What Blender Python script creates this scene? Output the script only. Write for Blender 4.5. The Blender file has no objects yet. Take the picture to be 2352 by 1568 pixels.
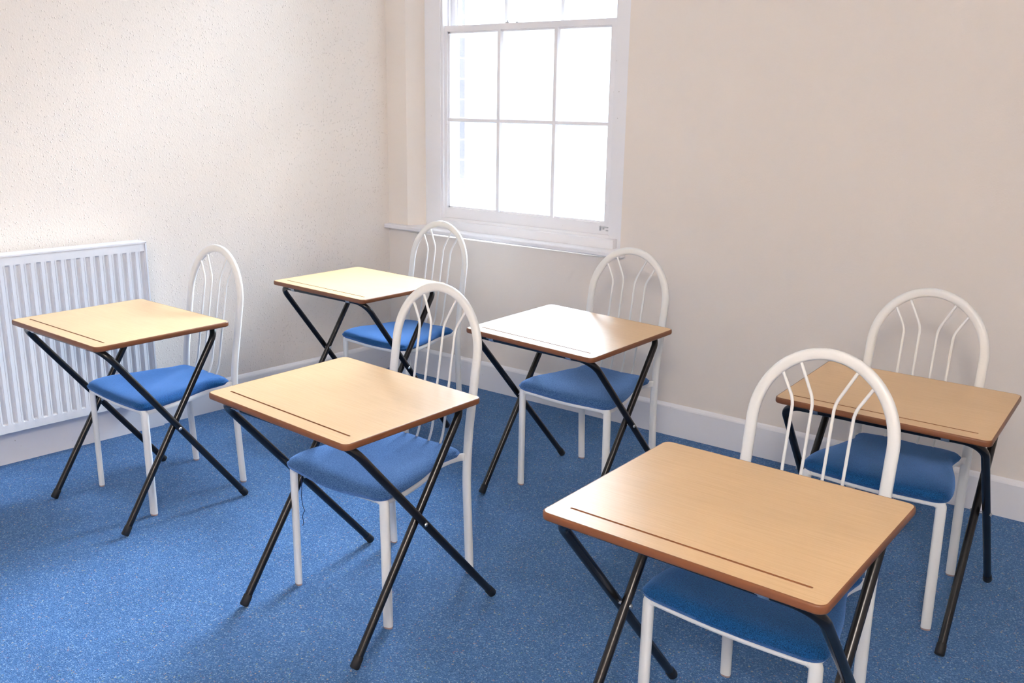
import bpy, bmesh, math, random
from mathutils import Vector, Matrix
random.seed(7)
S = bpy.context.scene
COL = S.collection
PI = math.pi

# ------------------------------------------------------------------ materials
def nmat(name):
    m = bpy.data.materials.new(name); m.use_nodes = True
    nt = m.node_tree
    return m, nt, nt.nodes['Principled BSDF']
def lin(c):
    return tuple((x/12.92 if x <= .04045 else ((x+.055)/1.055)**2.4) for x in c)
def rgb(r, g, b):
    return lin((r/255, g/255, b/255)) + (1,)
def node(nt, t, **k):
    n = nt.nodes.new(t)
    for a, v in k.items():
        if a in n.inputs: n.inputs[a].default_value = v
        else: setattr(n, a, v)
    return n
def ramp(nt, stops, interp='LINEAR'):
    r = nt.nodes.new('ShaderNodeValToRGB'); cr = r.color_ramp; cr.interpolation = interp
    while len(cr.elements) < len(stops): cr.elements.new(.5)
    for e, (p, c) in zip(cr.elements, stops): e.position = p; e.color = c
    return r
def g3(v): return (v, v, v, 1)

def simple(name, col, rough=.5, metal=0., spec=.5, coat=0.):
    m, nt, b = nmat(name)
    b.inputs['Base Color'].default_value = col
    b.inputs['Roughness'].default_value = rough
    b.inputs['Metallic'].default_value = metal
    b.inputs['Specular IOR Level'].default_value = spec
    b.inputs['Coat Weight'].default_value = coat
    return m

def wall_mat(name, col, bump=.6, chips=1.0, dist=.004):
    # wood-chip wallpaper under emulsion: fine grain plus scattered chips
    m, nt, b = nmat(name)
    b.inputs['Base Color'].default_value = col
    b.inputs['Roughness'].default_value = .75
    b.inputs['Specular IOR Level'].default_value = .25
    tc = node(nt, 'ShaderNodeTexCoord')
    vo = node(nt, 'ShaderNodeTexVoronoi', Scale=105.0, Randomness=1.0)
    nz = node(nt, 'ShaderNodeTexNoise', Scale=120.0, Detail=3.0)
    n2 = node(nt, 'ShaderNodeTexNoise', Scale=260.0, Detail=2.0)
    mp = node(nt, 'ShaderNodeMapping'); mp.inputs['Scale'].default_value = (1, 1, .8)
    nt.links.new(tc.outputs['Object'], mp.inputs['Vector'])
    for n in (vo, nz, n2): nt.links.new(mp.outputs[0], n.inputs['Vector'])
    rv = ramp(nt, [(0, g3(1)), (.22, g3(.5)), (.36, g3(0))])
    nt.links.new(vo.outputs['Distance'], rv.inputs[0])
    # only some of the cells carry a chip
    sp = node(nt, 'ShaderNodeSeparateColor'); nt.links.new(vo.outputs['Color'], sp.inputs[0])
    th = node(nt, 'ShaderNodeMath', operation='GREATER_THAN'); th.inputs[1].default_value = .5
    nt.links.new(sp.outputs[0], th.inputs[0])
    mu = node(nt, 'ShaderNodeMath', operation='MULTIPLY')
    nt.links.new(rv.outputs[0], mu.inputs[0]); nt.links.new(th.outputs[0], mu.inputs[1])
    a1 = node(nt, 'ShaderNodeMath', operation='MULTIPLY_ADD'); a1.inputs[1].default_value = chips
    gr = node(nt, 'ShaderNodeMath', operation='MULTIPLY'); gr.inputs[1].default_value = .6
    nt.links.new(nz.outputs[0], gr.inputs[0])
    nt.links.new(mu.outputs[0], a1.inputs[0]); nt.links.new(gr.outputs[0], a1.inputs[2])
    a2 = node(nt, 'ShaderNodeMath', operation='MULTIPLY_ADD'); a2.inputs[1].default_value = .35
    nt.links.new(n2.outputs[0], a2.inputs[0]); nt.links.new(a1.outputs[0], a2.inputs[2])
    bp = node(nt, 'ShaderNodeBump', Strength=bump, Distance=dist)
    nt.links.new(a2.outputs[0], bp.inputs['Height']); nt.links.new(bp.outputs[0], b.inputs['Normal'])
    return m

def carpet_mat():
    m, nt, b = nmat('blue_loop_carpet')
    tc = node(nt, 'ShaderNodeTexCoord')
    vo = node(nt, 'ShaderNodeTexVoronoi', Scale=290.0)
    nz = node(nt, 'ShaderNodeTexNoise', Scale=7.0, Detail=4.0)
    vo2 = node(nt, 'ShaderNodeTexVoronoi', Scale=230.0)
    for n in (vo, nz, vo2): nt.links.new(tc.outputs['Object'], n.inputs['Vector'])
    sp = node(nt, 'ShaderNodeSeparateColor'); nt.links.new(vo.outputs['Color'], sp.inputs[0])
    r = ramp(nt, [(0, rgb(56, 96, 144)), (.35, rgb(64, 108, 160)), (.62, rgb(72, 118, 172)), (.86, rgb(90, 134, 184)), (1, rgb(136, 168, 204))], 'LINEAR')
    nt.links.new(sp.outputs[0], r.inputs[0])
    # rare coloured flecks in the yarn
    sp2 = node(nt, 'ShaderNodeSeparateColor'); nt.links.new(vo2.outputs['Color'], sp2.inputs[0])
    th = node(nt, 'ShaderNodeMath', operation='GREATER_THAN'); th.inputs[1].default_value = .975
    nt.links.new(sp2.outputs[1], th.inputs[0])
    fk = ramp(nt, [(0, rgb(165, 172, 165)), (.5, rgb(150, 125, 150)), (1, rgb(105, 145, 145))])
    nt.links.new(sp2.outputs[2], fk.inputs[0])
    mx = node(nt, 'ShaderNodeMix', data_type='RGBA')
    nt.links.new(th.outputs[0], mx.inputs[0]); nt.links.new(r.outputs[0], mx.inputs[6]); nt.links.new(fk.outputs[0], mx.inputs[7])
    # soft wear
    wr = ramp(nt, [(.3, g3(.86)), (.7, g3(1.0))]); nt.links.new(nz.outputs[0], wr.inputs[0])
    m2 = node(nt, 'ShaderNodeMix', data_type='RGBA', blend_type='MULTIPLY'); m2.inputs[0].default_value = 1
    nt.links.new(mx.outputs[2], m2.inputs[6]); nt.links.new(wr.outputs[0], m2.inputs[7])
    nt.links.new(m2.outputs[2], b.inputs['Base Color'])
    b.inputs['Roughness'].default_value = .9
    b.inputs['Specular IOR Level'].default_value = .2
    b.inputs['Sheen Weight'].default_value = .25
    b.inputs['Sheen Roughness'].default_value = .5
    b.inputs['Sheen Tint'].default_value = rgb(150, 180, 230)
    bp = node(nt, 'ShaderNodeBump', Strength=.7, Distance=.004)
    nt.links.new(vo.outputs['Distance'], bp.inputs['Height']); nt.links.new(bp.outputs[0], b.inputs['Normal'])
    return m

def beech_mat():
    m, nt, b = nmat('beech_laminate')
    tc = node(nt, 'ShaderNodeTexCoord'); mp = node(nt, 'ShaderNodeMapping')
    mp.inputs['Scale'].default_value = (3, 110, 3)
    nt.links.new(tc.outputs['Object'], mp.inputs['Vector'])
    nz = node(nt, 'ShaderNodeTexNoise', Scale=2.2, Detail=5.0, Roughness=.6)
    nt.links.new(mp.outputs[0], nz.inputs['Vector'])
    n2 = node(nt, 'ShaderNodeTexNoise', Scale=5.0, Detail=2.0)
    nt.links.new(tc.outputs['Object'], n2.inputs['Vector'])
    r = ramp(nt, [(.3, rgb(217, 181, 134)), (.5, rgb(223, 188, 143)), (.72, rgb(228, 195, 151))])
    nt.links.new(nz.outputs[0], r.inputs[0])
    r2 = ramp(nt, [(.3, g3(.93)), (.7, g3(1))]); nt.links.new(n2.outputs[0], r2.inputs[0])
    mx = node(nt, 'ShaderNodeMix', data_type='RGBA', blend_type='MULTIPLY'); mx.inputs[0].default_value = 1
    nt.links.new(r.outputs[0], mx.inputs[6]); nt.links.new(r2.outputs[0], mx.inputs[7])
    nt.links.new(mx.outputs[2], b.inputs['Base Color'])
    b.inputs['Roughness'].default_value = .36
    b.inputs['Specular IOR Level'].default_value = .5
    n3 = node(nt, 'ShaderNodeTexNoise', Scale=700.0, Detail=1.0)
    nt.links.new(tc.outputs['Object'], n3.inputs['Vector'])
    bp = node(nt, 'ShaderNodeBump', Strength=.08, Distance=.0006)
    nt.links.new(n3.outputs[0], bp.inputs['Height']); nt.links.new(bp.outputs[0], b.inputs['Normal'])
    return m

def fabric_mat(name='blue_wool_fabric', cols=((5, 42, 84), (12, 69, 125), (26, 91, 152)), sheen=1.0):
    m, nt, b = nmat(name)
    tc = node(nt, 'ShaderNodeTexCoord')
    nz = node(nt, 'ShaderNodeTexNoise', Scale=420.0, Detail=3.0, Roughness=.7)
    n2 = node(nt, 'ShaderNodeTexNoise', Scale=14.0, Detail=3.0)
    for n in (nz, n2): nt.links.new(tc.outputs['Object'], n.inputs['Vector'])
    r = ramp(nt, [(.36, rgb(*cols[0])), (.47, rgb(*cols[1])), (.62, rgb(*cols[2]))])
    nt.links.new(nz.outputs[0], r.inputs[0])
    nt.links.new(r.outputs[0], b.inputs['Base Color'])
    b.inputs['Roughness'].default_value = .85
    b.inputs['Specular IOR Level'].default_value = .2
    b.inputs['Sheen Weight'].default_value = sheen
    b.inputs['Sheen Roughness'].default_value = .45
    b.inputs['Sheen Tint'].default_value = rgb(120, 165, 235)
    ad = node(nt, 'ShaderNodeMath', operation='MULTIPLY_ADD'); ad.inputs[1].default_value = .6
    nt.links.new(n2.outputs[0], ad.inputs[0]); nt.links.new(nz.outputs[0], ad.inputs[2])
    bp = node(nt, 'ShaderNodeBump', Strength=.45, Distance=.003)
    nt.links.new(ad.outputs[0], bp.inputs['Height']); nt.links.new(bp.outputs[0], b.inputs['Normal'])
    return m

def enamel_mat(name, col, rough, chipcol, amount):
    # painted tube with a few small chips of bare metal low down and grime
    m, nt, b = nmat(name)
    tc = node(nt, 'ShaderNodeTexCoord')
    nz = node(nt, 'ShaderNodeTexNoise', Scale=55.0, Detail=4.0)
    nt.links.new(tc.outputs['Object'], nz.inputs['Vector'])
    r = ramp(nt, [(amount, g3(0)), (amount+.015, g3(1))]); nt.links.new(nz.outputs[0], r.inputs[0])
    mx = node(nt, 'ShaderNodeMix', data_type='RGBA')
    mx.inputs[6].default_value = col; mx.inputs[7].default_value = chipcol
    nt.links.new(r.outputs[0], mx.inputs[0]); nt.links.new(mx.outputs[2], b.inputs['Base Color'])
    b.inputs['Roughness'].default_value = rough
    return m

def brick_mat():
    m, nt, b = nmat('shade_darkened_brick')
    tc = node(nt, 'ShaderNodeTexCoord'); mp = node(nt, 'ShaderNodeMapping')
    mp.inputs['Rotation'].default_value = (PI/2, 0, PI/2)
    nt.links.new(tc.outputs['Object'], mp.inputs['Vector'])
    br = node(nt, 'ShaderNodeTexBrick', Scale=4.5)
    br.inputs['Color1'].default_value = rgb(50, 44, 47); br.inputs['Color2'].default_value = rgb(40, 36, 42)  # bricks coloured near black to stand in for shade from the building above
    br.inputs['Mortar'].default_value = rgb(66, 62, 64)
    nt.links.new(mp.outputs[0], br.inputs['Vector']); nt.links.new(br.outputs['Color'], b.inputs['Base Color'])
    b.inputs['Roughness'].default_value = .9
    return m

def glass_mat():
    m = bpy.data.materials.new('window_glass'); m.use_nodes = True; nt = m.node_tree
    nt.nodes.clear()
    o = node(nt, 'ShaderNodeOutputMaterial'); tr = node(nt, 'ShaderNodeBsdfTransparent'); gl = node(nt, 'ShaderNodeBsdfGlossy', Roughness=.02)
    tr.inputs[0].default_value = (.97, .98, .98, 1)
    fr = node(nt, 'ShaderNodeFresnel', IOR=1.45); mx = node(nt, 'ShaderNodeMixShader')
    nt.links.new(fr.outputs[0], mx.inputs[0]); nt.links.new(tr.outputs[0], mx.inputs[1]); nt.links.new(gl.outputs[0], mx.inputs[2])
    nt.links.new(mx.outputs[0], o.inputs[0])
    return m

WALL_COL = rgb(237, 229, 221)
M = dict(
    wall_l=wall_mat('woodchip_wallpaper_left', WALL_COL, .7, 1.5, .0028),
    wall_b=wall_mat('woodchip_wallpaper_back', WALL_COL, .3, .4, .0018),
    plain=wall_mat('painted_plaster', WALL_COL, .3, .1, .002),
    ceiling=simple('ceiling_paint', rgb(240, 238, 234), .85),
    gloss=enamel_mat('white_gloss_woodwork', rgb(240, 240, 244), .35, rgb(190, 186, 182), .74),
    carpet=carpet_mat(), beech=beech_mat(),
    edge=simple('brown_moulded_edge', rgb(124, 76, 46), .38),
    groove=simple('groove_brown', rgb(146, 96, 62), .5),
    black=enamel_mat('black_stove_enamel', rgb(20, 18, 20), .26, rgb(40, 36, 34), .72),
    rubber=simple('black_rubber', rgb(26, 25, 27), .6),
    zinc=simple('zinc_plated_steel', rgb(190, 192, 196), .3, 1.),
    white=enamel_mat('white_enamelled_tube', rgb(236, 237, 236), .3, rgb(128, 118, 110), .77),
    fabric=fabric_mat(),
    fabric2=fabric_mat('faded_blue_fabric', ((22, 58, 104), (52, 92, 146), (92, 130, 178)), 1.0),
    lining=simple('black_seat_lining', rgb(16, 17, 20), .9),
    thread=simple('dark_blue_thread', rgb(14, 34, 76), .8),
    rad=enamel_mat('white_radiator_enamel', rgb(228, 230, 236), .35, rgb(90, 92, 98), .80),
    pinkcap=simple('worn_foot_glide', rgb(176, 150, 146), .6),
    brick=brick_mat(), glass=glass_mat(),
    lamp=None)

# ------------------------------------------------------------------ object helpers
def link(name, me, mats, parent=None, smooth=True, loc=None):
    o = bpy.data.objects.new(name, me); COL.objects.link(o)
    for m in (mats if isinstance(mats, (list, tuple)) else [mats]): me.materials.append(m)
    if smooth:
        for p in me.polygons: p.use_smooth = True
    if parent: o.parent = parent
    if loc: o.location = loc
    return o
def from_bm(name, bm, mats, parent=None, smooth=True, sharp=35):
    bmesh.ops.recalc_face_normals(bm, faces=bm.faces)
    if smooth:
        for e in bm.edges:
            if len(e.link_faces) == 2 and e.calc_face_angle(0) > math.radians(sharp): e.smooth = False
    me = bpy.data.meshes.new(name); bm.to_mesh(me); bm.free()
    return link(name, me, mats, parent, smooth)
def empty(name, loc, rz=0):
    o = bpy.data.objects.new(name, None); COL.objects.link(o)
    o.location = loc; o.rotation_euler = (0, 0, rz); o.empty_display_size = .1
    return o
def tag(o, label=None, cat=None, group=None, kind=None):
    if label: o['label'] = label
    if cat: o['category'] = cat
    if group: o['group'] = group
    if kind: o['kind'] = kind
    return o
def box(bm, x0, x1, y0, y1, z0, z1, bev=0, seg=2):
    c = [(x0, y0, z0), (x1, y0, z0), (x1, y1, z0), (x0, y1, z0), (x0, y0, z1), (x1, y0, z1), (x1, y1, z1), (x0, y1, z1)]
    v = [bm.verts.new(p) for p in c]
    fs = [bm.faces.new([v[i] for i in q]) for q in ((0, 3, 2, 1), (4, 5, 6, 7), (0, 1, 5, 4), (1, 2, 6, 5), (2, 3, 7, 6), (3, 0, 4, 7))]
    if bev:
        es = list({e for f in fs for e in f.edges})
        bmesh.ops.bevel(bm, geom=es, offset=bev, segments=seg, affect='EDGES', profile=.5)
def prism(bm, prof, fn, a, b):
    """extrude a closed profile (list of 2-tuples) from a to b; fn(p, t) -> xyz"""
    A = [bm.verts.new(fn(p, a)) for p in prof]; B = [bm.verts.new(fn(p, b)) for p in prof]
    n = len(prof)
    for i in range(n): bm.faces.new([A[i], A[(i+1) % n], B[(i+1) % n], B[i]])
    bm.faces.new(A[::-1]); bm.faces.new(B)

def round_path(pts, rad, seg=8):
    """polyline with circular-ish (quadratic) rounded corners; rad per interior corner"""
    pts = [Vector(p) for p in pts]; out = [pts[0]]
    if not isinstance(rad, (list, tuple)): rad = [rad]*(len(pts)-2)
    for i in range(1, len(pts)-1):
        p = pts[i]; r = rad[i-1]
        a = (pts[i-1]-p); b = (pts[i+1]-p); la, lb = a.length, b.length
        r = min(r, la*.49, lb*.49)
        if r < 1e-5: out.append(p); continue
        A = p+a/la*r; B = p+b/lb*r
        ang = a.angle(b); h = .55
        c1 = A+(p-A)*h; c2 = B+(p-B)*h
        for k in range(seg+1):
            t = k/seg
            out.append((1-t)**3*A+3*(1-t)**2*t*c1+3*(1-t)*t*t*c2+t**3*B)
    out.append(pts[-1]); return out

def frames(path, ref):
    """(point, in-plane axis a, ref-like axis b) along the path"""
    out = []
    n = len(path)
    for i, p in enumerate(path):
        t = (path[min(i+1, n-1)]-path[max(i-1, 0)]).normalized()
        r = Vector(ref(i) if callable(ref) else ref)
        b = (r-t*r.dot(t)).normalized(); a = t.cross(b).normalized()
        out.append((p, a, b))
    return out
def sweep(bm, fr, ha, hb, n=16, ex=2.0, caps=(True, True), twist=None):
    """superelliptic section of half sizes ha (in plane) and hb (along ref)"""
    rings = []
    for i, (p, a, b) in enumerate(fr):
        A = ha(i) if callable(ha) else ha; B = hb(i) if callable(hb) else hb
        ring = []
        for k in range(n):
            t = 2*PI*k/n; c, s = math.cos(t), math.sin(t)
            x = math.copysign(abs(c)**(2/ex), c)*A; y = math.copysign(abs(s)**(2/ex), s)*B
            ring.append(bm.verts.new(p+a*x+b*y))
        rings.append(ring)
    for r0, r1 in zip(rings, rings[1:]):
        for k in range(n): bm.faces.new([r0[k], r0[(k+1) % n], r1[(k+1) % n], r1[k]])
    if caps[0]: bm.faces.new(rings[0][::-1])
    if caps[1]: bm.faces.new(rings[-1])
def tube(bm, pts, r, ref=(0, 0, 1), n=14, caps=(True, True)):
    pts = [Vector(p) for p in pts]
    sweep(bm, frames(pts, ref), r, r, n, 2.0, caps)

def disc_dome(bm, c, ax, r, h, n=12):
    ax = Vector(ax).normalized(); u = ax.orthogonal().normalized(); v = ax.cross(u); c = Vector(c)
    prev = [bm.verts.new(c+(u*math.cos(2*PI*k/n)+v*math.sin(2*PI*k/n))*r) for k in range(n)]
    bm.faces.new(prev[::-1])
    for f in (.35, .7):
        rr = r*math.cos(f*PI/2); hh = h*math.sin(f*PI/2)
        cur = [bm.verts.new(c+ax*hh+(u*math.cos(2*PI*k/n)+v*math.sin(2*PI*k/n))*rr) for k in range(n)]
        for k in range(n): bm.faces.new([prev[k], prev[(k+1) % n], cur[(k+1) % n], cur[k]])
        prev = cur
    top = bm.verts.new(c+ax*h)
    for k in range(n): bm.faces.new([prev[k], prev[(k+1) % n], top])

# ------------------------------------------------------------------ the room
LWA = -0.1025                                   # the left wall leans out of square
LD = Vector((math.sin(LWA), -math.cos(LWA), 0)) # along the left wall, away from the corner
LN = Vector((-LD.y, LD.x, 0))                   # into the room
def LP(l, o, z): return LD*l+LN*o+Vector((0, 0, z))
CEIL = 3.05; WT = .015; RX = 4.75; FY = -5.6
WX0, WX1, WZ0, WZ1 = .133, 1.524, .836, 2.93    # window opening in the back wall

def wall_obj(name, polys, mat):
    bm = bmesh.new()
    for q in polys: bm.faces.new([bm.verts.new(p) for p in q])
    me = bpy.data.meshes.new(name); bm.to_mesh(me); bm.free()
    return tag(link(name, me, mat, None, False), kind='structure')
# left wall as a slab
bm = bmesh.new()
prism(bm, [(-.015, -.02), (-.015, CEIL), (-.20, CEIL), (-.20, -.02)], lambda p, t: LP(t, p[0], p[1]), -.35, 5.9)
RW = Matrix.Rotation(LWA, 4, 'Z'); bm.transform(RW.inverted())
wl = tag(from_bm('wall_left', bm, M['wall_l'], smooth=False), kind='structure'); wl.rotation_euler = (0, 0, LWA)
# back wall: four slabs around the opening, left jamb splayed
bm = bmesh.new()
Y0, Y1 = WT, .42
def slab(x0, x1, z0, z1, x0b=None, x1b=None):
    x0b = x0 if x0b is None else x0b; x1b = x1 if x1b is None else x1b
    prof = [(x0, Y0), (x1, Y0), (x1b, Y0+.085), (x1b, Y1), (x0b, Y1), (x0b, Y0+.085)]
    prism(bm, prof, lambda p, t: (p[0], p[1], t), z0, z1)
slab(-.3, WX0, -.02, CEIL, None, WX0+.07)
slab(WX1, RX+.2, -.02, CEIL, WX1-.02, None)
box(bm, WX0, WX1, Y0, Y1, -.02, WZ0-.018)
box(bm, WX0, WX1, Y0, Y1, WZ1, CEIL)
tag(from_bm('wall_back', bm, M['wall_b'], smooth=False), kind='structure')
bm = bmesh.new(); box(bm, RX, RX+.15, FY, Y1, -.02, CEIL)
tag(from_bm('wall_right', bm, M['plain'], smooth=False), kind='structure')
bm = bmesh.new(); box(bm, -.8, RX+.15, FY-.15, FY, -.02, CEIL)
tag(from_bm('wall_front', bm, M['plain'], smooth=False), kind='structure')
bm = bmesh.new(); box(bm, -.9, RX+.2, FY-.2, .45, CEIL, CEIL+.1)
tag(from_bm('ceiling', bm, M['ceiling'], smooth=False), kind='structure')
bm = bmesh.new(); box(bm, -.9, RX+.2, FY-.2, .45, -.1, 0)
tag(from_bm('floor', bm, M['carpet'], smooth=False), kind='structure')

# skirting boards
SK = [(0, -.005), (0, .138), (-.002, .144), (-.008, .152), (-.0155, .158), (-.03, .158), (-.03, -.005)]
bm = bmesh.new(); prism(bm, SK, lambda p, t: (t, -p[0], p[1]), -.005, RX+.01)
tag(from_bm('baseboard_back', bm, M['gloss'], smooth=False), kind='structure')
bm = bmesh.new(); prism(bm, SK, lambda p, t: LP(t, p[0], p[1]), -.005, 5.8)
tag(from_bm('baseboard_left', bm, M['gloss'], smooth=False), kind='structure')
bm = bmesh.new(); prism(bm, SK, lambda p, t: (RX-.016-p[0], t, p[1]), FY, .0)
tag(from_bm('baseboard_right', bm, M['gloss'], smooth=False), kind='structure')
# thicker length of board below the radiator
bm = bmesh.new()
prism(bm, [(-.001, -.004), (.016, -.004), (.016, .19), (.012, .196), (-.001, .196)], lambda p, t: LP(t, p[0], p[1]), 1.442, 4.2)
tag(from_bm('trim_1', bm, M['gloss'], smooth=False), kind='structure')

# ------------------------------------------------------------------ the window
win = tag(empty('window_1', ((WX0+WX1)/2, .12, WZ0)), kind='structure')
WI = Matrix.Translation(-Vector(win.location))
def wpart(name, bm, mat, parent=win, **k):
    bm.transform(WI); return from_bm(name, bm, mat, parent, **k)
# box frame: linings, head, stop beads, channels
bm = bmesh.new()
for (a, b) in ((.206, .318), (1.412, 1.500)):
    box(bm, a, b, .088, .235, .84, 2.93, .003)
box(bm, .315, .331, .094, .128, .90, 2.9, .003)      # stop bead left
box(bm, 1.405, 1.417, .094, .128, .90, 2.9, .003)    # stop bead right
box(bm, .206, 1.50, .088, .235, 2.86, 2.93, .003)
box(bm, .318, .330, .150, .160, .93, 2.87, .001)     # parting bead
box(bm, 1.400, 1.412, .150, .160, .93, 2.87, .001)
box(bm, .318, .338, .205, .225, .93, 2.87, .001)
box(bm, 1.392, 1.412, .205, .225, .93, 2.87, .001)
wpart('window_frame', bm, M['gloss'], smooth=True)
def bar_profile(w, d0, d1, fw):
    # glazing bar section: narrow nosing to the room, wider at the glass
    return [(-fw/2, d0), (fw/2, d0), (w/2, d0+(d1-d0)*.45), (w/2, d1), (-w/2, d1), (-w/2, d0+(d1-d0)*.45)]
def sash(name, x0, x1, z0, z1, yf, st, top, bot, bars, mids):
    th = .040; bm = bmesh.new()
    def stile(a, b):
        prof = [(a, yf), (b, yf), (b, yf+th), (a, yf+th)]
        prism(bm, prof, lambda p, t: (p[0], p[1], t), z0, z1)
    stile(x0, x0+st); stile(x1-st, x1)
    for a, b in ((z1-top, z1), (z0, z0+bot)):
        box(bm, x0+st, x1-st, yf, yf+th, a, b)
    # ovolo step around the glass
    for (a, b, c, d) in ((x0+st, x0+st+.009, z0+bot, z1-top), (x1-st-.009, x1-st, z0+bot, z1-top)):
        box(bm, a, b, yf+.011, yf+th, c, d)
    for (c, d) in ((z0+bot, z0+bot+.009), (z1-top-.009, z1-top)):
        box(bm, x0+st, x1-st, yf+.011, yf+th, c, d)
    s = wpart(name, bm, M['gloss'], smooth=False)
    for bx in bars:
        bm = bmesh.new(); prism(bm, bar_profile(.030, yf+.002, yf+th, .019), lambda p, t: (bx+p[0], p[1], t), z0+bot, z1-top)
        wpart('glazing_bar', bm, M['gloss'], s, smooth=False)
    for mz in mids:
        bm = bmesh.new(); prism(bm, bar_profile(.024, yf+.004, yf+th-.001, .015), lambda p, t: (t, p[1], mz+p[0]), x0+st, x1-st)
        wpart('glazing_bar', bm, M['gloss'], s, smooth=False)
    xs = [x0+st]+list(bars)+[x1-st]; zs = [z0+bot]+list(mids)+[z1-top]
    for i in range(len(xs)-1):
        for j in range(len(zs)-1):
            bm = bmesh.new(); box(bm, xs[i]+.002, xs[i+1]-.002, yf+.022, yf+.025, zs[j]+.002, zs[j+1]-.002)
            wpart('pane', bm, M['glass'], s, smooth=False)
    for c in [s]+list(s.children):
        c.matrix_parent_inverse = Matrix.Identity(4)
    return s
low = sash('lower_sash', .304, 1.417, .913, 1.932, .110, .045, .030, .056, (.698, 1.052), (1.447,))
upp = sash('upper_sash', .322, 1.405, 1.885, 2.88, .165, .040, .045, .040, (.700, 1.052), (2.36,))
# fascia boards under the sash and the sill
bm = bmesh.new()
box(bm, .318, 1.417, .085, .14, .86, .915, .002)
box(bm, .322, 1.462, .050, .10, .846, .901, .003)
wpart('window_board', bm, M['gloss'])
bm = bmesh.new()
prof = [(-.026, .836), (-.030, .840), (-.030, .854), (-.026, .859), (.10, .862), (.10, .836)]
prism(bm, prof, lambda p, t: (t, p[0], p[1]+(t-.02)*(-.004)), -.010, 1.552)
wpart('window_sill', bm, M['gloss'], smooth=False)
# worn sash stop at the lower right
bm = bmesh.new(); box(bm, 1.350, 1.404, .103, .1105, .948, .953, .001); box(bm, 1.350, 1.355, .100, .1105, .932, .955, .001)
box(bm, 1.385, 1.408, .104, .1105, .932, .937, .001)
disc_dome(bm, (1.369, .110, .942), (0, -1, 0), .005, .004)
tag(wpart('sash_stop', bm, M['zinc']), 'worn metal sash stop')
# little catch on the meeting rail
bm = bmesh.new(); box(bm, .735, .755, .118, .140, 1.931, 1.938, .001); box(bm, .80, .812, .118, .145, 1.931, 1.937, .001); box(bm, .742, .748, .122, .136, 1.936, 1.946, .001)
tag(wpart('sash_catch', bm, M['zinc']), 'small metal catch')
# masonry outside: brick reveal seen through the left panes
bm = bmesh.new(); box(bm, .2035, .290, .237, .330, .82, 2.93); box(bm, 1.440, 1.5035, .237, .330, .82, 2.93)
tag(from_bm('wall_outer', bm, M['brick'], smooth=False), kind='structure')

# ------------------------------------------------------------------ the radiator
rad = tag(empty('radiator', LP(2.2, .05, .16)), 'long white steel panel radiator on the left wall', 'radiator')
rad.rotation_euler = (0, 0, LWA); RI = (Matrix.Translation(rad.location) @ RW).inverted()
RL0, RL1, RZ0, RZ1 = 1.502, 2.98, .165, .906
bm = bmesh.new()
pitch = .0405
# front sheet: one continuous pressed surface, swept as a height field
prof = [(RL0, .100)]
l = RL0+.008; prof.append((l, .1005))
while l < RL1-.05:
    prof += [(l+.0035, .0915), (l+.0150, .0915), (l+.0185, .0985), (l+.0245, .0985), (l+.0255, .0965), (l+.0265, .0985), (l+.0400, .1000)]
    l += pitch
prof += [(RL1, .100)]
zf0, zf1 = .199, .868
def pt(l, o, z): return bm.verts.new(LP(l, o, z))
lo = [pt(a, o, zf0+.006) for a, o in prof]; hi = [pt(a, o, zf1-.006) for a, o in prof]
lo2 = [pt(a, .1005, zf0) for a, o in prof]; hi2 = [pt(a, .1005, zf1) for a, o in prof]
lo3 = [pt(a, .1005, RZ0) for a, o in prof]; hi3 = [pt(a, .1005, RZ1) for a, o in prof]
lo4 = [pt(a, .086, RZ0-.002) for a, o in prof]; hi4 = [pt(a, .086, RZ1+.003) for a, o in prof]
for A, B in ((lo4, lo3), (lo3, lo2), (lo2, lo), (lo, hi), (hi, hi2), (hi2, hi3), (hi3, hi4), (hi4, lo4)):
    for i in range(len(prof)-1): bm.faces.new([A[i], A[i+1], B[i+1], B[i]])
for idx in (0, -1):
    bm.faces.new([lo4[idx], lo3[idx], lo2[idx], lo[idx], hi[idx], hi2[idx], hi3[idx], hi4[idx]])
bm.transform(RI); from_bm('front_panel', bm, M['rad'], rad, smooth=True, sharp=20)
bm = bmesh.new()
prism(bm, [(.022, RZ0+.01), (.040, RZ0+.005), (.040, RZ1-.004), (.022, RZ1-.004)], lambda p, t: LP(t, p[0], p[1]), RL0+.004, RL1)
bm.transform(RI); from_bm('rear_panel', bm, M['rad'], rad, smooth=False)
bm = bmesh.new()
prism(bm, [(.020, RZ1-.006), (.020, RZ1+.004), (.103, RZ1+.004), (.103, RZ1-.003), (.099, RZ1-.003), (.099, RZ1), (.024, RZ1), (.024, RZ1-.006)], lambda p, t: LP(t, p[0], p[1]), RL0-.004, RL1)
bm.transform(RI); from_bm('top_cover', bm, M['rad'], rad, smooth=False)
bm = bmesh.new()
prism(bm, [(.020, RZ0+.02), (.103, RZ0-.001), (.103, RZ1+.003), (.020, RZ1+.003)], lambda p, t: LP(t, p[0], p[1]), RL0-.005, RL0+.002)
bm.transform(RI); from_bm('side_cover', bm, M['rad'], rad, smooth=False)
for ll in (1.85, 2.65):
    bm = bmesh.new()
    prism(bm, [(-.016, .25), (.026, .25), (.026, .80), (-.016, .80)], lambda p, t: LP(t, p[0], p[1]), ll, ll+.03)
    bm.transform(RI); from_bm('wall_bracket', bm, M['rad'], rad, smooth=False)

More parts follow.
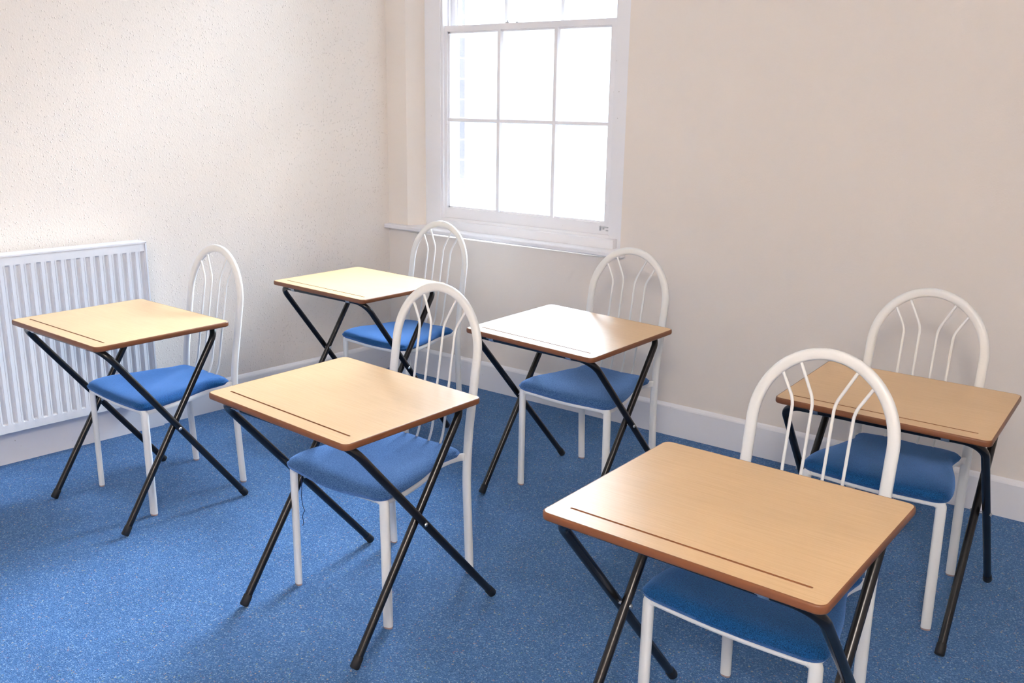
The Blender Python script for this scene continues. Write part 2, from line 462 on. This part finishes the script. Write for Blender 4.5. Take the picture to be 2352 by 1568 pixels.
# ------------------------------------------------------------------ exam desks
TW, TD, TT = .6107, .5321, .018
def outline(w, d, r, seg=7):
    pts = []
    for cx, cy, a0 in ((w/2-r, d/2-r, 0), (-w/2+r, d/2-r, 90), (-w/2+r, -d/2+r, 180), (w/2-r, -d/2+r, 270)):
        for k in range(seg+1):
            a = math.radians(a0+90*k/seg); pts.append((cx+r*math.cos(a), cy+r*math.sin(a)))
    return pts
def make_desk(loc, rz, H, vo, vi, tv, tu, label):
    d = tag(empty('exam_desk', (loc[0], loc[1], 0), rz), label, 'desk', 'folding exam desks')
    # --- laminated top with the pencil groove, local origin at its underside centre
    tz = H-TT
    bm = bmesh.new()
    ol = outline(TW-.008, TD-.008, .018)
    gy, gx, gr = -.2115, .262, .0032
    gl = []
    for cx, a0 in ((gx-gr, -90), (-gx+gr, 90)):
        for k in range(7):
            a = math.radians(a0+180*k/6); gl.append((cx+gr*math.cos(a), gy+gr*math.sin(a)))
    def loop(pts, z):
        v = [bm.verts.new((x, y, z)) for x, y in pts]
        e = [bm.edges.new((v[i], v[(i+1) % len(v)])) for i in range(len(v))]; return v, e
    ov, oe = loop(ol, TT); gv, ge = loop(gl, TT)
    bmesh.ops.triangle_fill(bm, use_beauty=True, use_dissolve=False, edges=oe+ge)
    # drop any triangles that filled the groove itself
    bad = [f for f in bm.faces if all(v in gv for v in f.verts)]
    bmesh.ops.delete(bm, geom=bad, context='FACES_ONLY')
    g2 = [bm.verts.new((x, y, TT-.0022)) for x, y in gl]
    n = len(gl)
    for i in range(n):
        f = bm.faces.new([gv[i], g2[i], g2[(i+1) % n], gv[(i+1) % n]]); f.material_index = 1
    f = bm.faces.new(g2); f.material_index = 1
    b2 = [bm.verts.new((x, y, 0.0)) for x, y in ol]
    for i in range(len(ol)):
        bm.faces.new([ov[i], ov[(i+1) % len(ol)], b2[(i+1) % len(ol)], b2[i]])
    bm.faces.new(b2[::-1])
    top = from_bm('tabletop', bm, [M['beech'], M['groove']], d, smooth=False)
    top.location = (0, 0, tz); top.rotation_euler = (math.atan2(2*tv, TD), -math.atan2(2*tu, TW), 0)
    bm = bmesh.new()
    path = [Vector((x, y, TT/2)) for x, y in outline(TW-.009, TD-.009, .0175)]
    N = len(path); m = 12; rings = []
    for i in range(N):
        t = (path[(i+1) % N]-path[i-1]).normalized(); nn = Vector((t.y, -t.x, 0))
        ring = [path[i]+nn*(-.003)+Vector((0, 0, -TT/2-.0002))]
        for k in range(m+1):
            a = -PI/2+PI*k/m
            x = math.copysign(abs(math.cos(a))**.75, math.cos(a))*.0045; z = math.copysign(abs(math.sin(a))**.75, math.sin(a))*(TT/2)
            ring.append(path[i]+nn*x+Vector((0, 0, z+(.0002 if k > m/2 else -.0002))))
        rings.append([bm.verts.new(p) for p in ring])
    for i in range(N):
        A, B = rings[i], rings[(i+1) % N]
        for k in range(len(A)): bm.faces.new([A[k], B[k], B[(k+1) % len(A)], A[(k+1) % len(A)]])
    from_bm('edge_trim', bm, M['edge'], top, sharp=50)
    # --- two U frames of black tube crossing at a rivet
    R = .012
    def leg_frame(hw, vf, vt, zt, flip):
        # left foot -> bar -> right foot
        zt = zt-.0005
        pts = [(-hw, vf, .012), (-hw, vt, zt), (hw, vt, zt), (hw, vf, .012)]
        pth = round_path(pts, .060, 10)
        pl = Vector((0, vf-vt, .012-zt)).cross(Vector((1, 0, 0))).normalized()
        fr = frames(pth, pl)
        ci = next(i for i, q in enumerate(pth) if q.x > -hw+.075-.016)  # end of left bend
        cj = len(pth)-1-ci
        # add straight samples for the bar
        for (a, b, nm) in ((0, ci, 'leg'), (ci, cj, 'crossbar'), (cj, len(pth)-1, 'leg')):
            bm = bmesh.new(); sweep(bm, fr[a:b+1], R, R, 16)
            o = from_bm(nm, bm, M['black'], d, sharp=60)
            if nm == 'leg':
                end = pth[0] if a == 0 else pth[-1]; nxt = pth[1] if a == 0 else pth[-2]
                dr = (nxt-end).normalized()
                bm = bmesh.new()
                base = end-dr*.006
                pp = [base, base+dr*.003, base+dr*.033, base+dr*.036]
                rr = [.0110, .0142, .0136, .0124]
                sweep(bm, frames(pp, (1, 0, 0)), lambda i: rr[i], lambda i: rr[i], 16)
                from_bm('rubber_foot', bm, M['rubber'], o, sharp=50)
    zo = H-TT-R-tv*0; wo_, wi_, VT = .2856, .2560, -.232
    zof = H-TT-.006-tv*.9; zif = H-TT-.006+tv*.9
    leg_frame(wo_, vo, VT, zof, 1)
    leg_frame(wi_, -vi, .240, zif, -1)
    # rivets where the legs cross
    k1 = (VT-vo)/zof; k2 = (.240+vi)/zif
    zc = (vo+vi)/(k2-k1); vc = vo+k1*zc
    for s in (-1, 1):
        bm = bmesh.new()
        tube(bm, [(s*(wi_-R-.0002), vc, zc), (s*(wo_+R+.0002), vc, zc)], .004)
        disc_dome(bm, (s*(wo_+R), vc, zc), (s, 0, 0), .0065, .0045)
        disc_dome(bm, (s*(wi_-R), vc, zc), (-s, 0, 0), .0065, .0045)
        tag(from_bm('rivet', bm, M['zinc'], d, sharp=60), 'domed silver rivet')
    # saddle clips holding the bars to the underside
    for (vv, zz) in ((VT, zof), (.240, zif)):
        for s in (-1, 1):
            bm = bmesh.new(); cx = s*.185; w = .011
            sec = []
            for k in range(9):
                a = PI+PI*k/8; sec.append((vv+math.cos(a)*(R+.0002), zz+math.sin(a)*(R+.0002)))
            sec = [(vv-R-.014, zz+.0044), (vv-R-.0005, zz+.0044)]+sec+[(vv+R+.0005, zz+.0044), (vv+R+.014, zz+.0044)]
            th = .0015
            outer = [(p[0], p[1]) for p in sec]
            inner = []
            for i, p in enumerate(sec):
                q0 = sec[max(i-1, 0)]; q1 = sec[min(i+1, len(sec)-1)]
                tx, ty = q1[0]-q0[0], q1[1]-q0[1]; L = math.hypot(tx, ty) or 1
                inner.append((p[0]+ty/L*th, p[1]-tx/L*th))
            for i in range(len(sec)-1):
                q = [outer[i], outer[i+1], inner[i+1], inner[i]]
                prism(bm, q, lambda p, t: (t, p[0], p[1]), cx-w, cx+w)
            disc_dome(bm, (cx, vv-R-.008, zz+.003), (0, 0, -1), .003, .002, 8)
            tag(from_bm('saddle_clip', bm, M['zinc'], d, smooth=False), 'shiny metal saddle clip')
    return d

D = [(.5607, -2.0031, -.0126), (1.8053, -2.0358, -.0357), (.6598, -.871, -.0272), (1.8537, -.917, -.0749), (3.0411, -2.096, -.0342), (3.0726, -.8908, .0131)]
HS = [.7274, .6992, .7249, .7001, .7171, .6713]
DVO = [-.0213, .0229, -.0339, .0333, .0278, -.0288]
DVI = [-.0271, -.0121, .0, -.0167, .0, .0559]
TV = [-.0011, .0006, -.0005, .0072, .0035, .001]
TU = [-.0017, -.0071, -.0033, -.0033, .0024, -.0029]
DL = ['beech-topped folding exam desk with crossed black legs, directly in front of the radiator',
      'beech-topped folding exam desk with crossed black legs, middle of the front three',
      'beech-topped folding exam desk with crossed black legs, nearest the room corner by the window',
      'folding exam desk below the window whose pale top gleams white with reflected daylight',
      'largest, nearest folding exam desk with beech top, at the bottom right',
      'beech-topped folding exam desk against the right edge of the photo, before the plain wall']
for i in range(6):
    make_desk(D[i], D[i][2], HS[i], .3169+DVO[i], .2266+DVI[i], TV[i], TU[i], DL[i])

# ------------------------------------------------------------------ chairs
def catmull(pts, per=6, closed=True):
    n = len(pts); out = []
    rng = range(n) if closed else range(n-1)
    for i in rng:
        p0, p1, p2, p3 = (Vector(pts[(i+k-1) % n]) if closed else Vector(pts[max(0, min(n-1, i+k-1))]) for k in range(4))
        for k in range(per):
            t = k/per
            out.append(.5*((2*p1)+(-p0+p2)*t+(2*p0-5*p1+4*p2-p3)*t*t+(-p0+3*p1-3*p2+p3)*t**3))
    if not closed: out.append(Vector(pts[-1]))
    return out
HA = [(0, -.236), (.07, -.2365), (.14, -.236), (.19, -.233), (.214, -.218), (.220, -.19), (.213, -.13), (.195, -.045), (.170, .035), (.158, .085), (.162, .125), (.166, .155), (.150, .176), (.10, .183), (.05, .184)]
SEAT = HA+[(0, .184)]+[(-x, y) for x, y in HA[:0:-1]]
AX, AY, JV, JZ = .179, .2007, .1798, .4228
SX, SV, SZ = .1796, .2344, .75
TZ, TVv = .9474, .2621
def back_v(z):
    return JV+(SV-JV)*(z-JZ)/(SZ-JZ) if z < SZ else SV+(TVv-SV)*(z-SZ)/(TZ-SZ)
def make_chair():
    c = empty('dining_chair', (0, 0, 0))
    # ---- cushion: rings from the underside, round the edge, over a softly dished top
    ol = catmull([(x, y, 0) for x, y in SEAT], 4)
    cen = Vector((0, -.02, 0))
    def topz(x, y):
        z = .4545
        z -= .003*math.exp(-((y-.17)/.05)**2)                       # thinner at the back
        z -= .006*math.exp(-(x/.12)**2-((y+.03)/.13)**2)            # dished where people sit
        z -= .010*max(0, (-y-.13)/.10)**2                           # waterfall front
        z += .004*math.exp(-((abs(x)-.15)/.05)**2-((y+.10)/.12)**2)
        z += .0022*math.sin(38*x+22*y)*math.exp(-((y-.02)/.2)**2)
        return z
    rings = []
    bm = bmesh.new()
    def ring(sc, dz, mode):
        r = []
        for i, p in enumerate(ol):
            a = ol[i-1]; b = ol[(i+1) % len(ol)]; t = (b-a).normalized(); nn = Vector((t.y, -t.x, 0))
            q = p-nn*sc
            if mode == 'top':
                z = topz(q.x, q.y)+dz
            else:
                sag = .006*math.exp(-(q.x/.13)**2)*max(0, (-q.y-.1)/.13)
                z = .4205+dz-sag+.006*math.exp(-((q.y-.17)/.06)**2)
            r.append(bm.verts.new((q.x, q.y, z)))
        return r
    rings += [ring(.020, -.001, 'b'), ring(.008, -.003, 'b'), ring(.001, .002, 'b'), ring(-.003, .011, 'b')]
    rings += [ring(-.001, -.015, 'top'), ring(.005, -.007, 'top'), ring(.014, -.0025, 'top'), ring(.026, -.0005, 'top')]
    for sc in (.80, .62, .44, .26, .10):
        r = []
        for p in ol:
            a = cen+(p-cen)*sc; r.append(bm.verts.new((a.x, a.y, topz(a.x, a.y))))
        rings.append(r)
    n = len(ol)
    for A, B in zip(rings, rings[1:]):
        for k in range(n): bm.faces.new([A[k], A[(k+1) % n], B[(k+1) % n], B[k]])
    bm.faces.new(rings[0][::-1])
    tv = bm.verts.new((cen.x, cen.y, topz(0, -.02)))
    for k in range(n): bm.faces.new([rings[-1][k], rings[-1][(k+1) % n], tv])
    seat = tag(from_bm('seat', bm, M['fabric'], c, sharp=80), 'thin blue fabric seat cushion')
    # ---- seat rails
    bm = bmesh.new()
    side = [(.200, -.208, .410), (.200, -.13, .410), (.184, -.045, .411), (.160, .035, .413), (.146, .085, .415), (.150, .13, .419), (.166, .168, .423), (.177, .178, .4235)]
    for s in (-1, 1):
        pth = catmull([(s*x, y, z) for x, y, z in side], 5, False)
        sweep(bm, frames(pth, (0, 0, 1)), .007, .0125, 12, 3.2)
    fr_ = catmull([(-.198, -.214, .411), (-.10, -.217, .408), (0, -.218, .406), (.10, -.217, .408), (.198, -.214, .411)], 4, False)
    sweep(bm, frames(fr_, (0, 0, 1)), .008, .010, 12, 3.0)
    sweep(bm, frames([Vector((-.150, .135, .418)), Vector((0, .150, .418)), Vector((.150, .135, .418))], (0, 0, 1)), .007, .009, 12, 3.0)
    from_bm('seat_frame', bm, M['white'], c, sharp=45)
    # ---- front legs: flattened tube, bent into the front rail at the top
    for s in (-1, 1):
        bm = bmesh.new()
        pth = round_path([(s*.206, -.210, .006), (s*.2035, -.2115, .30), (s*.2025, -.212, .408), (s*.188, -.2145, .4145)], [.1, .012], 5)
        ang = math.radians(18)*s
        rf = (-math.sin(ang), math.cos(ang), 0)
        L = len(pth)
        sweep(bm, frames(pth, rf), lambda i: .0152, lambda i: .0108, 16, 2.5)
        lg = from_bm('leg', bm, M['white'], c, sharp=60)
        bm = bmesh.new()
        sweep(bm, frames([Vector((s*.206, -.210, .0)), Vector((s*.206, -.210, .008))], rf), .0142, .0098, 14, 2.4)
        from_bm('foot_glide', bm, M['pinkcap'], lg, sharp=60)
    # ---- rear uprights and arch: one bent tube, the part below the seat is the leg
    X = []
    A = [Vector((-AX, AY, .006)), Vector((-AX, JV+.002, JZ-.03))]
    left = round_path([(-AX, AY, .006), (-AX, JV, JZ), (-SX, SV, SZ)], .12, 10)
    arch = []
    for k in range(1, 40):
        t = PI-PI*k/40; x = SX*math.cos(t); z = SZ+(TZ-SZ)*math.sin(t); arch.append(Vector((x, back_v(z), z)))
    right = [Vector((-p.x, p.y, p.z)) for p in left[::-1]]
    path = left+arch+right
    def rf(i):
        return (0, 1, 0)
    fr = frames(path, rf)
    ka = min(range(len(left)), key=lambda i: abs(left[i].z-JZ)); kb = len(path)-1-ka
    ha = lambda i: .0150; hb = lambda i: .0108
    bm = bmesh.new(); sweep(bm, fr[ka:kb+1], .0150, .0110, 18, 2.5)
    from_bm('back_frame', bm, M['white'], c, sharp=60)
    for (a, b) in ((0, ka), (kb, len(path)-1)):
        bm = bmesh.new(); sweep(bm, fr[a:b+1], .0150, .0110, 18, 2.5)
        lg = from_bm('leg', bm, M['white'], c, sharp=60)
        e = path[0] if a == 0 else path[-1]
        bm = bmesh.new()
        sweep(bm, frames([Vector((e.x, e.y, 0)), Vector((e.x, e.y, .008))], (0, 1, 0)), .0142, .0100, 14, 2.4)
        from_bm('foot_glide', bm, M['pinkcap'], lg, sharp=60)
    # ---- four bent spindles
    for s in (-1, 1):
        for bx, bz, tx in ((.0276, .8286, .0722), (.0778, .8188, .1146)):
            tz = SZ+(TZ-.012-SZ)*math.sqrt(1-(tx/(SX-.012))**2)
            bm = bmesh.new()
            x0 = bx*1.0
            pth = round_path([(s*x0, .150, .420), (s*x0, back_v(.47)-.006, .47), (s*bx, back_v(bz), bz), (s*tx, back_v(tz), tz)], [.03, .018], 6)
            tube(bm, pth, .0042, (0, 1, 0), 10)
            from_bm('spindle', bm, M['white'], c, sharp=60)
    return c
def copy_tree(o, parent=None):
    c = o.copy(); COL.objects.link(c); c.parent = parent
    for ch in list(o.children): copy_tree(ch, c)
    return c
CH = [(.5373, -1.816, -.0602), (1.7708, -1.8341, -.0128), (.6791, -.5905, -.0356), (1.8528, -.719, -.0239), (3.0504, -1.8457, -.0392), (3.0616, -.8231, -.0203)]
CL = ['white tube-framed chair with arched back and vivid blue seat, beside the radiator',
      'white arched-back chair with blue thread hanging under its faded blue seat, middle of front row',
      'white arched-back chair with blue seat standing in the room corner, left of the window',
      'white arched-back chair whose top overlaps the right end of the window sill',
      'nearest white arched-back chair, at the bottom right, dark blue seat tucked under the largest desk',
      'white arched-back chair with dark blue seat, furthest right, against the plain back wall']
proto = make_chair(); chairs = []
for i, (x, y, r) in enumerate(CH):
    c = proto if i == 0 else copy_tree(proto)
    c.location = (x, y, 0); c.rotation_euler = (0, 0, r)
    tag(c, CL[i], 'chair', 'white arched-back chairs with blue seats'); chairs.append(c)
# the middle chair's lining has come loose and a thread hangs down
mid = chairs[1]; mseat = next(o for o in mid.children if o.name.startswith('seat') and 'frame' not in o.name)
for ch_ in (chairs[1], chairs[3]):
    for o in ch_.children:
        if o.data.name.startswith('seat') and 'frame' not in o.data.name:
            o.data = o.data.copy(); o.data.materials[0] = M['fabric2']; tag(o, 'faded greyish blue fabric seat cushion')
            if ch_ is chairs[1]:                                    # its stuffing has slumped over the front rail
                for v in o.data.vertices:
                    k = max(0, min(1, (-v.co.y-.15)/.07))*max(0, min(1, (.4545-v.co.z)/.03))
                    v.co.z -= .013*k*math.exp(-((v.co.x+.01)/.15)**2); v.co.y -= .006*k
bm = bmesh.new()
pts = [(-.155, -.222, .412), (-.09, -.224, .404), (-.02, -.224, .397), (.05, -.223, .401), (.09, -.222, .405)]
cv = catmull(pts, 5, False)
t0 = [bm.verts.new(p+Vector((0, .002, .016))) for p in cv]; t1 = [bm.verts.new(p) for p in cv]; t2 = [bm.verts.new(p+Vector((0, .09, .004))) for p in cv]
for A, B in ((t0, t1), (t1, t2)):
    for i in range(len(A)-1): bm.faces.new([A[i], A[i+1], B[i+1], B[i]])
lo_ = from_bm('torn_lining', bm, M['lining'], mseat); lo_.modifiers.new('s', 'SOLIDIFY').thickness = .0012
tag(lo_, 'sagging black lining')
bm = bmesh.new()
th = [(-.150, -.222, .414), (-.150, -.226, .39), (-.147, -.228, .36), (-.150, -.228, .33), (-.146, -.227, .30), (-.140, -.226, .285), (-.146, -.226, .278), (-.150, -.227, .262), (-.147, -.227, .246), (-.151, -.227, .232)]
tube(bm, catmull(th, 5, False), .0011, (0, 1, 0), 6)
tag(from_bm('loose_thread', bm, M['thread'], mseat), 'dangling dark blue thread')

# ------------------------------------------------------------------ light
SKY = (.20, .72, 3.1, 63.0)
w = bpy.data.worlds.new('overcast_sky'); S.world = w; w.use_nodes = True
wt = w.node_tree; bg = wt.nodes['Background']; bg.inputs[0].default_value = (.73, .86, 1.0, 1)
# overcast sky: bright overhead, dimmer behind the houses across the street
tcw = node(wt, 'ShaderNodeTexCoord'); sx = node(wt, 'ShaderNodeSeparateXYZ')
mr = node(wt, 'ShaderNodeMapRange', interpolation_type='SMOOTHSTEP')
mr.inputs['From Min'].default_value = SKY[0]; mr.inputs['From Max'].default_value = SKY[1]
mr.inputs['To Min'].default_value = SKY[2]; mr.inputs['To Max'].default_value = SKY[3]
wt.links.new(tcw.outputs['Generated'], sx.inputs[0]); wt.links.new(sx.outputs[2], mr.inputs['Value']); wt.links.new(mr.outputs[0], bg.inputs[1])
# portal in the window opening helps the sky light get sampled
pd = bpy.data.lights.new('window_portal', 'AREA'); pd.shape = 'RECTANGLE'; pd.size = 1.35; pd.size_y = 2.05
pd.cycles.is_portal = True
po = bpy.data.objects.new('window_portal', pd); COL.objects.link(po)
po.location = (.86, .36, 1.90); po.rotation_euler = (-PI/2, 0, 0)
# added warm fill lamp, unseen, hung behind and above the camera
lm, nt, b = nmat('fill_lamp_glass')
b.inputs['Base Color'].default_value = rgb(250, 244, 232); b.inputs['Emission Color'].default_value = (1, .925, .865, 1); b.inputs['Emission Strength'].default_value = 58.0
bm = bmesh.new(); bmesh.ops.create_uvsphere(bm, u_segments=32, v_segments=20, radius=.17)
lo_ = empty('added_fill_lamp', (4.2, -5.1, CEIL))
tag(lo_, 'added round fill lamp, out of view', 'lamp')
o = from_bm('fill_lamp_globe', bm, lm, lo_); o.location = (0, 0, -.21)
bm = bmesh.new(); tube(bm, [(0, 0, 0), (0, 0, -.05)], .05, (1, 0, 0), 24)
from_bm('fill_lamp_holder', bm, M['ceiling'], lo_)

# ------------------------------------------------------------------ camera
cd = bpy.data.cameras.new('camera'); cam = bpy.data.objects.new('camera', cd); COL.objects.link(cam)
cd.sensor_width = 36; cd.lens = 2112.4033/2352*36; cd.clip_start = .05
R3 = [[0.7989907597216419, 0.6011580712800183, 0.014924450218414745], [-0.16184088367217078, 0.1910651593714649, 0.9681433949816358], [-0.5791556735901362, 0.7759530128875364, -0.2499512503251593]]
mt = Matrix(((R3[0][0], R3[1][0], -R3[2][0], 3.7398), (R3[0][1], R3[1][1], -R3[2][1], -3.8107), (R3[0][2], R3[1][2], -R3[2][2], 1.5343), (0, 0, 0, 1)))
cam.matrix_world = mt
S.camera = cam
S.view_settings.view_transform = 'Standard'; S.view_settings.look = 'None'
S.view_settings.gamma = 1; S.view_settings.use_curve_mapping = False
S.view_settings.exposure = 1.2
S.cycles.use_denoising = True
S.cycles.max_bounces = 10; S.cycles.diffuse_bounces = 6; S.cycles.transparent_max_bounces = 16
